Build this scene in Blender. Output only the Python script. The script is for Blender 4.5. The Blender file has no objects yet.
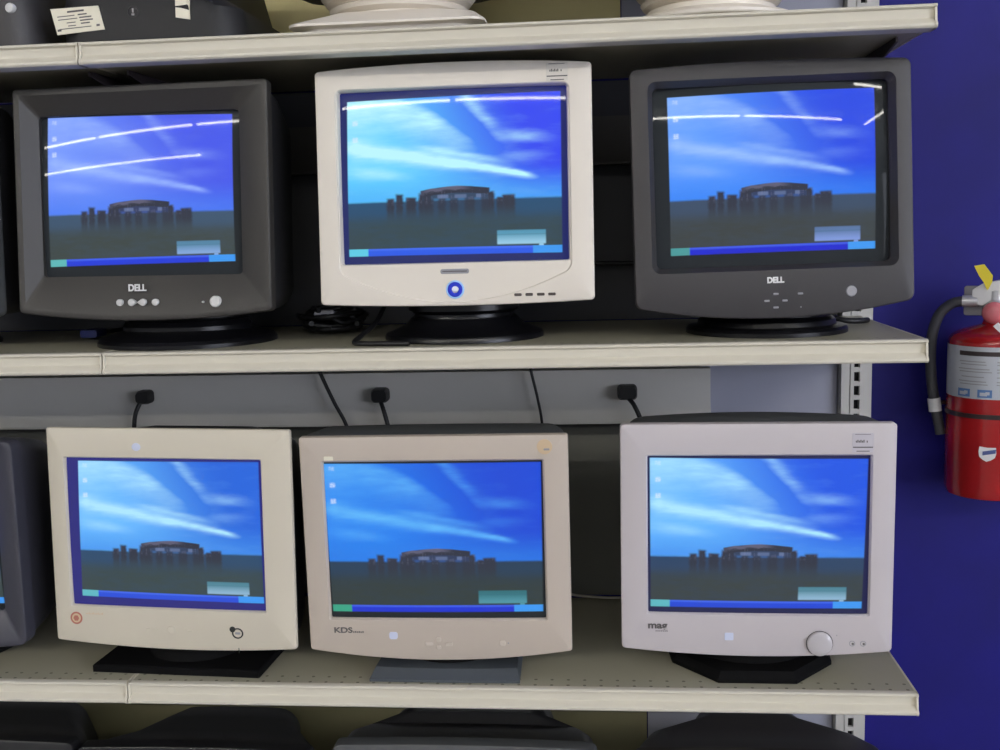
import bpy, bmesh, math, random
from mathutils import Vector, Matrix, Euler
random.seed(7)
SC = bpy.context.scene
COL = SC.collection
PI = math.pi

# ------------------------------------------------------------------ helpers
def lin(r, g, b):
    f = lambda c: c / 12.92 if c <= .04045 else ((c + .055) / 1.055) ** 2.4
    return (f(r / 255), f(g / 255), f(b / 255), 1)

def obj(name, me, parent=None, mat=None):
    o = bpy.data.objects.new(name, me)
    COL.objects.link(o)
    if mat is not None and me is not None:
        me.materials.clear(); me.materials.append(mat)
    if parent is not None: o.parent = parent
    return o

def tag(o, label=None, cat=None, group=None, kind=None):
    if label: o['label'] = label
    if cat: o['category'] = cat
    if group: o['group'] = group
    if kind: o['kind'] = kind
    return o

def thing(name, label, cat, loc=(0, 0, 0), group=None):
    o = bpy.data.objects.new(name, None); COL.objects.link(o)
    o.location = loc; o.empty_display_size = .05
    return tag(o, label, cat, group)

class MB:
    """collects shapes; build() links them as one mesh object"""
    def __init__(s): s.v, s.f = [], []
    def add(s, vs, fs):
        n = len(s.v); s.v += [tuple(p) for p in vs]; s.f += [tuple(i + n for i in q) for q in fs]; return s
    def loft(s, loops, cap0=True, cap1=True, closed=True):
        n = len(loops[0]); vs = [p for l in loops for p in l]; fs = []
        for k in range(len(loops) - 1):
            for i in range(n if closed else n - 1):
                j = (i + 1) % n
                fs.append((k * n + i, k * n + j, (k + 1) * n + j, (k + 1) * n + i))
        if cap0: fs.append(tuple(range(n - 1, -1, -1)))
        if cap1: fs.append(tuple((len(loops) - 1) * n + i for i in range(n)))
        return s.add(vs, fs)
    def box(s, a, b):
        (x0, y0, z0), (x1, y1, z1) = a, b
        return s.loft([[(x0, y0, z0), (x1, y0, z0), (x1, y1, z0), (x0, y1, z0)], [(x0, y0, z1), (x1, y0, z1), (x1, y1, z1), (x0, y1, z1)]])
    def lathe(s, prof, c=(0, 0, 0), n=48, axis='z', sy=1.0):
        loops = []
        for r, h in prof:
            L = []
            for i in range(n):
                a = 2 * PI * i / n; p = (r * math.cos(a), r * math.sin(a) * sy)
                if axis == 'z': L.append((c[0] + p[0], c[1] + p[1], c[2] + h))
                elif axis == 'y': L.append((c[0] + p[0], c[1] + h, c[2] + p[1]))
                else: L.append((c[0] + h, c[1] + p[0], c[2] + p[1]))
            loops.append(L)
        return s.loft(loops)
    def tube(s, pts, r, n=10, sub=6):
        P = [Vector(p) for p in pts]
        if sub > 1 and len(P) > 2:
            Q = []
            for i in range(len(P) - 1):
                a, b, c, d = P[max(i - 1, 0)], P[i], P[i + 1], P[min(i + 2, len(P) - 1)]
                for k in range(sub):
                    t = k / sub
                    Q.append(.5 * ((2 * b) + (c - a) * t + (2 * a - 5 * b + 4 * c - d) * t * t + (3 * b - a - 3 * c + d) * t ** 3))
            P = Q + [P[-1]]
        loops = []; up = Vector((0.13, .21, .97))
        for i, p in enumerate(P):
            t = (P[min(i + 1, len(P) - 1)] - P[max(i - 1, 0)]).normalized()
            u = t.cross(up)
            if u.length < 1e-4: u = t.cross(Vector((1, 0, 0)))
            u.normalize(); w = t.cross(u); up = -w if w.dot(up) < 0 else w
            w = up - t * up.dot(t); w.normalize(); u = w.cross(t)
            rr = r[i] if isinstance(r, list) else r
            loops.append([p + (u * math.cos(2 * PI * k / n) + w * math.sin(2 * PI * k / n)) * rr for k in range(n)])
        return s.loft(loops)
    def extrude_x(s, prof, x0, x1):
        return s.loft([[(x0, y, z) for y, z in prof], [(x1, y, z) for y, z in prof]])
    def mesh(s, name, angle=35):
        me = bpy.data.meshes.new(name); me.from_pydata(s.v, [], s.f)
        bm = bmesh.new(); bm.from_mesh(me); bmesh.ops.remove_doubles(bm, verts=bm.verts, dist=1e-6)
        bmesh.ops.recalc_face_normals(bm, faces=bm.faces); bm.to_mesh(me); bm.free()
        if angle:
            for p in me.polygons: p.use_smooth = True
            me.set_sharp_from_angle(angle=math.radians(angle))
        return me
    def build(s, name, mat, parent=None, angle=35):
        return obj(name, s.mesh(name, angle), parent, mat)

def rr(W, H, r, bt=0, bb=0, cx=0, cz=0, ne=14, nc=6, bs=0):
    """rounded rectangle loop in x,z with bowed top / bottom edges; constant point count"""
    pts = []
    hw, hh = W / 2, H / 2
    cs = [(hw - r, hh - r, 0), (-hw + r, hh - r, 90), (-hw + r, -hh + r, 180), (hw - r, -hh + r, 270)]
    for k, (x, z, a0) in enumerate(cs):
        for i in range(nc + 1):
            a = math.radians(a0 + 90 * i / nc); pts.append((x + r * math.cos(a), z + r * math.sin(a)))
        nx, nz, na = cs[(k + 1) % 4]; a = math.radians(na)
        p, q = pts[-1], (nx + r * math.cos(a), nz + r * math.sin(a))
        for i in range(1, ne):
            t = i / ne; pts.append((p[0] + (q[0] - p[0]) * t, p[1] + (q[1] - p[1]) * t))
    out = []
    for x, z in pts:
        b = 1 - (x / hw) ** 2
        z2 = z + (bt * b * max(0, z / hh) if z > 0 else -bb * b * max(0, -z / hh))
        x2 = x + math.copysign(bs * (1 - (z / hh) ** 2), x) * abs(x / hw)
        out.append((cx + x2, cz + z2))
    return out
def at(loop, y): return [(x, y, z) for x, z in loop]

def rbox(mb, cx, cz, w, h, y0, y1, r=.002, b=.0008):
    """small rounded button facing -y"""
    mb.loft([at(rr(w, h, r, cx=cx, cz=cz, ne=2, nc=4), y1), at(rr(w, h, r, cx=cx, cz=cz, ne=2, nc=4), y0 + b),
             at(rr(w - 2 * b, h - 2 * b, max(r - b, .0003), cx=cx, cz=cz, ne=2, nc=4), y0)])
    return mb

def text_mesh(name, body, size, depth=.0004, sx=1.0, bold=0.0, align='CENTER', shear=0):
    cu = bpy.data.curves.new(name + '_c', 'FONT'); cu.body = body; cu.size = size; cu.extrude = depth
    cu.align_x = align; cu.align_y = 'CENTER'; cu.offset = bold; cu.shear = shear
    t = bpy.data.objects.new(name + '_t', cu); COL.objects.link(t)
    bpy.context.view_layer.update()
    me = bpy.data.meshes.new_from_object(t.evaluated_get(bpy.context.evaluated_depsgraph_get()))
    bpy.data.objects.remove(t); bpy.data.curves.remove(cu)
    me.name = name
    # stand the lettering up: x right, z up, facing -y
    me.transform(Matrix.Rotation(PI / 2, 4, 'X') @ Matrix.Diagonal((sx, 1, 1, 1)))
    return me

# ------------------------------------------------------------------ materials
def newmat(name):
    m = bpy.data.materials.new(name); m.use_nodes = True; nt = m.node_tree
    return m, nt, nt.nodes['Principled BSDF']

def plastic(name, col, rough=.45, var=.06, scale=60, bump=.02, metal=0, coat=0, spec=.5, wear=0):
    m, nt, b = newmat(name)
    tc = nt.nodes.new('ShaderNodeTexCoord')
    n = nt.nodes.new('ShaderNodeTexNoise'); n.inputs['Scale'].default_value = scale; n.inputs['Detail'].default_value = 3
    nt.links.new(tc.outputs['Object'], n.inputs['Vector'])
    n2 = nt.nodes.new('ShaderNodeTexNoise'); n2.inputs['Scale'].default_value = 4.5; n2.inputs['Detail'].default_value = 4
    nt.links.new(tc.outputs['Object'], n2.inputs['Vector'])
    mp = nt.nodes.new('ShaderNodeMapRange'); mp.inputs['From Min'].default_value = .3; mp.inputs['From Max'].default_value = .7
    mp.inputs['To Min'].default_value = 1 - var; mp.inputs['To Max'].default_value = 1 + var
    nt.links.new(n2.outputs['Fac'], mp.inputs['Value'])
    mx = nt.nodes.new('ShaderNodeVectorMath'); mx.operation = 'SCALE'; mx.inputs[0].default_value = col[:3]
    nt.links.new(mp.outputs['Result'], mx.inputs['Scale'])
    nt.links.new(mx.outputs[0], b.inputs['Base Color'])
    b.inputs['Roughness'].default_value = rough; b.inputs['Metallic'].default_value = metal
    b.inputs['Coat Weight'].default_value = coat; b.inputs['Specular IOR Level'].default_value = spec
    if bump:
        bp = nt.nodes.new('ShaderNodeBump'); bp.inputs['Strength'].default_value = bump; bp.inputs['Distance'].default_value = .002
        nt.links.new(n.outputs['Fac'], bp.inputs['Height']); nt.links.new(bp.outputs[0], b.inputs['Normal'])
    return m

def emit(name, col, strength):
    m, nt, b = newmat(name)
    b.inputs['Base Color'].default_value = col
    b.inputs['Emission Color'].default_value = col; b.inputs['Emission Strength'].default_value = strength
    return m

M = {}
M['white'] = plastic('white_bezel_plastic', lin(226, 218, 206), .42, .015)
M['cream'] = plastic('cream_bezel_plastic', lin(207, 199, 182), .45, .02)
M['beige'] = plastic('beige_bezel_plastic', lin(191, 179, 167), .5, .02)
M['ltgrey'] = plastic('pale_grey_bezel_plastic', lin(196, 189, 192), .42, .015)
M['char'] = plastic('charcoal_plastic', lin(51, 49, 47), .5, .05)
M['char2'] = plastic('dark_slate_plastic', lin(51, 49, 51), .5, .05)
M['slate'] = plastic('slate_plastic', lin(62, 62, 72), .42, .05)
M['dgrey'] = plastic('dark_grey_casing', lin(74, 76, 78), .5, .05)
M['black'] = plastic('black_plastic', lin(26, 26, 29), .35, .05)
M['blackmatte'] = plastic('black_matte_casing', lin(27, 27, 30), .6, .05)
M['footblack'] = plastic('black_matte_foot', lin(12, 12, 13), .8, .05, spec=.12)
M['bluegrey'] = plastic('blue_grey_plastic', lin(72, 78, 84), .5, .05)
M['baseblack'] = plastic('glossy_black_base', lin(15, 15, 18), .28, .05, spec=.35)
M['ring'] = plastic('cream_swivel_plastic', lin(228, 220, 208), .4, .02)
M['silver'] = plastic('silver_button', lin(206, 206, 204), .35, .03, bump=0)
M['greybtn'] = plastic('grey_button', lin(150, 150, 156), .35, .03, bump=0)
M['darkbtn'] = plastic('dark_button', lin(70, 62, 58), .4, .03, bump=0)
M['letter'] = plastic('silver_lettering', lin(225, 225, 225), .3, .02, bump=0)
M['ink'] = plastic('dark_ink', lin(92, 88, 88), .6, .02, bump=0)
M['paper'] = plastic('sticker_paper', lin(232, 226, 206), .6, .02, bump=0)
M['clearlabel'] = plastic('price_label_paper', lin(216, 210, 200), .35, .02, bump=0)
M['clearlabel2'] = plastic('grey_label_paper', lin(194, 189, 197), .35, .02, bump=0)
M['faint'] = plastic('pale_blue_badge', lin(204, 210, 232), .3, .02, bump=0)
M['palebtn'] = plastic('raised_pale_button', lin(199, 188, 177), .3, .02, bump=0)
M['knob'] = plastic('pale_grey_knob', lin(188, 183, 187), .15, .02, bump=0, coat=.6)
M['red_seal'] = plastic('red_seal_ink', lin(176, 110, 96), .5, .03, bump=0)
M['gold_seal'] = plastic('tan_seal_ink', lin(206, 182, 150), .35, .05, bump=0)
M['blackpaint'] = plastic('black_print', lin(40, 42, 40), .4, .03, bump=0)
M['cable'] = plastic('black_cable_rubber', lin(22, 22, 24), .45, .04)
M['greycable'] = plastic('pale_grey_cable', lin(170, 165, 155), .5, .04)
M['vga'] = plastic('blue_connector_plastic', lin(20, 38, 118), .4, .04)
M['chrome'] = plastic('cast_aluminium', lin(205, 205, 208), .3, .05, metal=.6)
M['white_metal'] = plastic('white_painted_lever', lin(228, 228, 230), .35, .03)
M['steel'] = plastic('zinc_steel', lin(150, 148, 152), .4, .08, metal=.5)
M['red'] = plastic('red_gloss_enamel', lin(160, 20, 24), .25, .05, coat=.5, bump=0)
M['extlabel'] = plastic('extinguisher_label_foil', lin(186, 190, 198), .35, .04, bump=0)
M['extink'] = plastic('label_black_ink', lin(52, 42, 44), .5, .03, bump=0)
M['extgrey'] = plastic('label_grey_ink', lin(150, 150, 152), .5, .03, bump=0)
M['extblue'] = plastic('label_blue_ink', lin(84, 122, 176), .5, .03, bump=0)
M['badgeblue'] = plastic('badge_blue_ink', lin(72, 86, 140), .4, .03, bump=0)
M['yellow'] = plastic('yellow_tag_plastic', lin(236, 216, 60), .4, .03)
M['pink'] = plastic('red_gauge_face', lin(205, 110, 118), .25, .05, coat=.4, bump=0)
M['hose'] = plastic('black_hose_rubber', lin(58, 58, 64), .5, .05)
M['strap'] = plastic('dark_band_steel', lin(42, 30, 32), .4, .05)
M['upright'] = plastic('pale_grey_steel', lin(196, 194, 190), .4, .03, bump=.01)
M['slotblack'] = plastic('upright_inner_shade', lin(20, 20, 26), .8, .05)
M['bracket'] = plastic('brown_bracket_steel', lin(70, 62, 66), .5, .05)
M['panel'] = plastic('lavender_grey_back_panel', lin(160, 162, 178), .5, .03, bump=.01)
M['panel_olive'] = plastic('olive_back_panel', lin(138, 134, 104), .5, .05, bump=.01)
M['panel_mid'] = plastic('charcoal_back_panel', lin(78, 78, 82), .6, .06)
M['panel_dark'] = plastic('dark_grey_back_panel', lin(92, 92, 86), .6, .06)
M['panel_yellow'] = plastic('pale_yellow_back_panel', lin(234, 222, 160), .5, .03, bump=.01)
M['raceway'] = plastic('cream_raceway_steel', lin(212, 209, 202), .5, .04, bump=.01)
M['race_shaded'] = plastic('shade_darkened_raceway_steel', lin(96, 92, 88), .5, .04)  # raceway steel with the shade under the top shelf put into its colour
M['bluewall'] = plastic('blue_wall_paint', lin(18, 14, 112), .6, .2, scale=25, bump=.15, spec=.3)
M['floor'] = plastic('store_floor_tile', lin(150, 145, 138), .4, .05)
M['ceil'] = plastic('ceiling_tile', lin(205, 205, 200), .8, .03)
M['housing'] = plastic('white_light_housing', lin(220, 220, 215), .5, .02)
M['wallpale'] = plastic('pale_wall_paint', lin(205, 203, 198), .7, .03)
M['daylight'] = emit('daylit_window_pane', (.80, .85, 1, 1), 8)
M['tube'] = emit('fluorescent_tube', (1, .965, .89, 1), 145)
M['ledblue'] = emit('blue_ring_light', (.002, .02, .45, 1), .20)
M['ledhalo'] = plastic('pale_blue_halo_plastic', lin(160, 205, 250), .3, .02, bump=0)
M['ledwhite'] = plastic('white_ring_centre', lin(232, 236, 244), .3, .02, bump=0)

def shelf_paint(name, c0, c1, ch, rough):
    m, nt, b = newmat(name)
    tc = nt.nodes.new('ShaderNodeTexCoord'); sx = nt.nodes.new('ShaderNodeSeparateXYZ'); nt.links.new(tc.outputs['Object'], sx.inputs[0])
    def mth(op, a, bb=None):
        n = nt.nodes.new('ShaderNodeMath'); n.operation = op
        for i, q in enumerate((a, bb)):
            if q is None: continue
            if isinstance(q, (int, float)): n.inputs[i].default_value = q
            else: nt.links.new(q, n.inputs[i])
        return n.outputs[0]
    # punched holes along the front of the deck, 1 inch apart in two rows
    fx = mth('ABSOLUTE', mth('SUBTRACT', mth('FRACT', mth('DIVIDE', sx.outputs[0], .0254)), .5))
    dx = mth('MULTIPLY', fx, .0254)
    def row(y):
        dy = mth('SUBTRACT', sx.outputs[1], y)
        r = mth('SQRT', mth('ADD', mth('MULTIPLY', dx, dx), mth('MULTIPLY', dy, dy)))
        return mth('LESS_THAN', r, .0026)
    hole = mth('MAXIMUM', row(.014), row(.034))
    hole = mth('MULTIPLY', hole, mth('GREATER_THAN', sx.outputs[2], -.002))
    n2 = nt.nodes.new('ShaderNodeTexNoise'); n2.inputs['Scale'].default_value = 6; n2.inputs['Detail'].default_value = 5
    nt.links.new(tc.outputs['Object'], n2.inputs['Vector'])
    r = nt.nodes.new('ShaderNodeMix'); r.data_type = 'RGBA'
    r.inputs[6].default_value = lin(*c0); r.inputs[7].default_value = lin(*c1)
    nt.links.new(n2.outputs['Fac'], r.inputs[0])
    r2 = nt.nodes.new('ShaderNodeMix'); r2.data_type = 'RGBA'; nt.links.new(hole, r2.inputs[0])
    nt.links.new(r.outputs[2], r2.inputs[6]); r2.inputs[7].default_value = lin(*ch)
    nt.links.new(r2.outputs[2], b.inputs['Base Color']); b.inputs['Roughness'].default_value = rough
    return m
M['shelf'] = plastic('cream_channel_enamel', lin(212, 206, 190), .38, .02, bump=0)
M['deck'] = shelf_paint('grey_cream_deck_enamel', (164, 160, 138), (176, 172, 152), (104, 100, 84), .42)

# ------------------------------------------------------------------ the picture on the tubes: a node group of maths
def picture_group():
    g = bpy.data.node_groups.new('desktop_picture', 'ShaderNodeTree')
    I = g.interface
    I.new_socket('UV', in_out='INPUT', socket_type='NodeSocketVector')
    for nm in ('SkyLow', 'SkyLeft', 'SkyRight', 'Cloud', 'Ground', 'Far', 'Bar', 'Tip', 'TipLow', 'Start', 'Edge'):
        I.new_socket(nm, in_out='INPUT', socket_type='NodeSocketColor')
    I.new_socket('CloudAmount', in_out='INPUT', socket_type='NodeSocketFloat')
    I.new_socket('Color', in_out='OUTPUT', socket_type='NodeSocketColor')
    N, Lk = g.nodes, g.links
    gi = N.new('NodeGroupInput'); go = N.new('NodeGroupOutput')
    class X:
        def __init__(s, k): s.k = k
        def _op(s, op, o=None, rev=False):
            n = N.new('ShaderNodeMath'); n.operation = op
            for i, q in enumerate((o, s) if rev else (s, o)):
                if q is None: continue
                if isinstance(q, X): Lk.new(q.k, n.inputs[i])
                else: n.inputs[i].default_value = q
            return X(n.outputs[0])
        def __add__(s, o): return s._op('ADD', o)
        __radd__ = __add__
        def __sub__(s, o): return s._op('SUBTRACT', o)
        def __rsub__(s, o): return s._op('SUBTRACT', o, True)
        def __mul__(s, o): return s._op('MULTIPLY', o)
        __rmul__ = __mul__
        def __truediv__(s, o): return s._op('DIVIDE', o)
        def abs(s): return s._op('ABSOLUTE')
        def max(s, o): return s._op('MAXIMUM', o)
        def min(s, o): return s._op('MINIMUM', o)
    def ss(x, a, b):   # smoothstep a..b -> 0..1 (a > b inverts)
        n = N.new('ShaderNodeMapRange'); n.interpolation_type = 'SMOOTHSTEP'; Lk.new(x.k, n.inputs['Value'])
        if a < b: n.inputs['From Min'].default_value, n.inputs['From Max'].default_value = a, b
        else:
            n.inputs['From Min'].default_value, n.inputs['From Max'].default_value = b, a
            n.inputs['To Min'].default_value, n.inputs['To Max'].default_value = 1, 0
        return X(n.outputs['Result'])
    def bx(x, a, b, s=.004): return ss(x, a - s, a + s) * ss(x, b + s, b - s)
    def gauss(x): return (x * x * -1.0)._op('POWER') if False else X(_exp(x * x * -1.0))
    def _exp(x):
        n = N.new('ShaderNodeMath'); n.operation = 'EXPONENT'; Lk.new(x.k, n.inputs[0]); return n.outputs[0]
    def mix(f, a, b):
        n = N.new('ShaderNodeMix'); n.data_type = 'RGBA'; n.clamp_factor = True
        Lk.new(f.k, n.inputs[0])
        for i, q in ((6, a), (7, b)):
            if isinstance(q, tuple): n.inputs[i].default_value = q
            else: Lk.new(q, n.inputs[i])
        return n.outputs[2]
    sp = N.new('ShaderNodeSeparateXYZ'); Lk.new(gi.outputs['UV'], sp.inputs[0])
    u, v = X(sp.outputs[0]), X(sp.outputs[1])           # v: 0 at the top
    def noise(sx, sy, det=4, ox=0, rough=.55):
        c = N.new('ShaderNodeCombineXYZ'); Lk.new((u * sx + ox).k, c.inputs[0]); Lk.new((v * sy).k, c.inputs[1])
        n = N.new('ShaderNodeTexNoise'); n.inputs['Scale'].default_value = 1; n.inputs['Detail'].default_value = det
        n.inputs['Roughness'].default_value = rough
        Lk.new(c.outputs[0], n.inputs['Vector']); return X(n.outputs['Fac'])
    n1 = noise(5, 16, 5, 3.1) - .5
    n2 = noise(3, 9, 3, 9.7) - .5
    n3 = noise(14, 40, 3, 1.7) - .5
    wv = v + n2 * .05
    # sky base: pale at left, deep blue at upper right, soft blue above the horizon
    sky = mix(ss(u + v * -.35, .0, .8), gi.outputs['SkyLeft'], gi.outputs['SkyRight'])
    sky = mix(ss(v, .42, .66) * .75, sky, gi.outputs['SkyLow'])
    # cloud bands
    def band(c0, c1, c2, w0, w1, u0, u1, amp, soft=.12):
        ctr = c0 + u * c1 + u * u * c2
        w = w0 + u * (w1 - w0)
        return gauss((wv - ctr) / w) * ss(u, u0 - soft, u0 + soft) * ss(u, u1 + soft, u1 - soft) * amp
    ca = u * u * 1.0 - u * .1 - .03 + n2 * .05                                # upper edge of the broad cloud
    dv = v - ca
    broad = ss(dv, -.025, .05) * gauss((dv - .03).max(0.0) / (.20 - u * .16).max(.05)) * ss(u, .66, .38)
    cl = broad * .72
    cl = cl + band(.300, .240, .0, .058, .009, .0, .86, .95, .05)       # the long bright streak
    cl = cl + band(.205, .30, .0, .030, .020, .34, .72, .42, .10)        # a fainter one above it
    cl = cl + band(.38, .0, .0, .030, .030, .70, .90, .16, .10)
    cl = cl + band(.44, .16, .0, .040, .030, .0, .26, .38, .10)
    cl = cl + band(-1.20, 2.75, -1.05, .050, .055, .50, .68, .46, .07) * (.9 + n1 * 1.2)   # the diagonal wisp at upper right
    cl = cl + band(.17, .11, .0, .040, .035, .70, .92, .34, .10)
    cl = cl - gauss((dv + .06) / .07) * ss(u, .35, .55) * ss(u, .78, .6) * .25
    cl = cl * (1.0 + n1 * 1.3 + n3 * .35) + (n1 * .22)
    am = X(gi.outputs['CloudAmount'])
    col = mix((cl * am).max(0.0).min(1.0), sky, gi.outputs['Cloud'])
    # land
    hz = v + n3 * .006
    col = mix(ss(hz, .635, .655), col, gi.outputs['Far'])
    land = mix(ss(n1 + n3 * .8, -.25, .3), gi.outputs['Ground'], gi.outputs['Far'])
    land = mix(X(N.new('ShaderNodeValue').outputs[0]) * 0 + .25, gi.outputs['Ground'], land)
    col = mix(ss(v + n1 * .03, .70, .80), col, land)
    # standing stones
    st_d = mix(ss(v, .66, .82), (.020, .022, .042, 1), gi.outputs['Ground'])
    def stone(a, b, t, bot=.83):
        k = n3 * .012
        return bx(u + k, a, b, .009) * ss(v + k, t - .010, t + .010) * ss(v, bot, bot - .15)
    s = stone(.185, .222, .625)
    for a, b, t in ((.228, .262, .60), (.275, .325, .622), (.335, .372, .598), (.345, .40, .60), (.655, .69, .60), (.70, .735, .635), (.725, .785, .622), (.735, .775, .63)):
        s = s.max(stone(a, b, t))
    arch = .578 + (u - .52) * (u - .52) * .75
    lint = bx(u, .345, .668, .006) * bx(v + n3 * .01 - arch, -.018, .028, .005)
    s = s.max(lint)
    pil = bx(u + n3 * .015, .338, .405, .008)
    for a, b in ((.428, .462), (.482, .520), (.552, .598), (.628, .682)): pil = pil.max(bx(u + n3 * .015, a, b, .008))
    gapf = 1.0 - (1.0 - pil) * ss(v, .625, .65) * .42
    s = s.max(gapf * bx(u + n3 * .02, .338, .682, .010) * ss(v - arch, .012, .026) * ss(v, .83, .70) * .93).max(bx(u, .19, .335, .012) * bx(v, .69, .78, .04) * .35)
    streak = noise(70, 3, 2, 4.4) - .5
    s = s * (1.0 + streak * .55 * ss(v, .60, .70)).min(1.0)
    col = mix(s, col, st_d)
    pale = bx(v, .612, .634, .006) * (bx(u, .425, .475, .006).max(bx(u, .505, .56, .006) * .8).max(bx(u, .605, .628, .004))) * .45
    col = mix(pale, col, (.22, .30, .55, 1))
    lite = bx(v - arch + n3 * .05, -.018, .004, .006) * bx(u, .36, .56, .04) * .30
    lite = lite.max(s * bx(v, .585, .66, .02) * ss(streak + n3, .04, .2) * .13)
    col = mix(lite, col, (.30, .27, .42, 1))
    # desktop icons
    ic = bx(u, .025, .05, .006) * (bx(v, .02, .045, .008) * .6).max(bx(v, .125, .155, .008)).max(bx(v, .23, .26, .008))
    ic = ic * (noise(75, 75, 1) * 1.5 - .25).max(0.0)
    col = mix(ic.min(.9), col, (.75, .85, 1, 1))
    # balloon
    bal = bx(u, .70, .925, .005) * bx(v, .842, .928, .006)
    tail = bx(u, .893, .915, .004) * bx(v, .925, .948, .004)
    bcol = mix(ss(v, .85, .93), gi.outputs['Tip'], gi.outputs['TipLow'])
    bcol = mix(bx(v._op('FRACT') * 1.0 - .868, -.004, .004, .004) * .35, bcol, (.03, .12, .18, 1))
    col = mix(bal.max(tail), col, bcol)
    # task bar, start button, tray
    bar = ss(v, .936, .942)
    bcol = mix(bx(v, .938, .952, .006) * .4, gi.outputs['Bar'], (.10, .22, .9, 1))
    bcol = mix(bx(u, -.02, .092, .004), bcol, gi.outputs['Start'])
    bcol = mix(bx(u, .865, 1.1, .004), bcol, (.04, .30, .85, 1))
    col = mix(bar, col, bcol)
    # raster limits
    inside = bx(u, 0, 1, .004) * bx(v, 0, .985, .004)
    col = mix(inside, gi.outputs['Edge'], col)
    Lk.new(col, go.inputs['Color'])
    return g
PIC = picture_group()

def screen_mat(name, strength=1.0, low=(70, 150, 240), left=(80, 145, 255), right=(30, 70, 225), cloud=(165, 215, 255),
               ground=(58, 68, 64), far=(40, 68, 98), bar=(16, 48, 205), amount=1.0, tip=(72, 128, 146), tiplow=(140, 178, 205), start=(90, 180, 190), edge=(8, 9, 12)):
    m, nt, b = newmat(name)
    uv = nt.nodes.new('ShaderNodeUVMap'); uv.uv_map = 'raster'
    g = nt.nodes.new('ShaderNodeGroup'); g.node_tree = PIC
    nt.links.new(uv.outputs[0], g.inputs['UV'])
    for k, c in (('SkyLow', low), ('SkyLeft', left), ('SkyRight', right), ('Cloud', cloud), ('Ground', ground), ('Far', far), ('Bar', bar), ('Tip', tip), ('TipLow', tiplow), ('Start', start), ('Edge', edge)):
        g.inputs[k].default_value = lin(*c)
    g.inputs['CloudAmount'].default_value = amount
    b.inputs['Base Color'].default_value = (.026, .030, .033, 1)
    b.inputs['Roughness'].default_value = .03; b.inputs['Specular IOR Level'].default_value = .075   # coated glass
    nt.links.new(g.outputs[0], b.inputs['Emission Color']); b.inputs['Emission Strength'].default_value = strength
    return m

# ------------------------------------------------------------------ place constants (metres)
ZT, ZM, ZB, Z0 = 1.7094, 1.25, .7213, .19      # shelf tops
DEP = .409; LIP = .0337; LEN = 1.219
WALLY = .47

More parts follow.
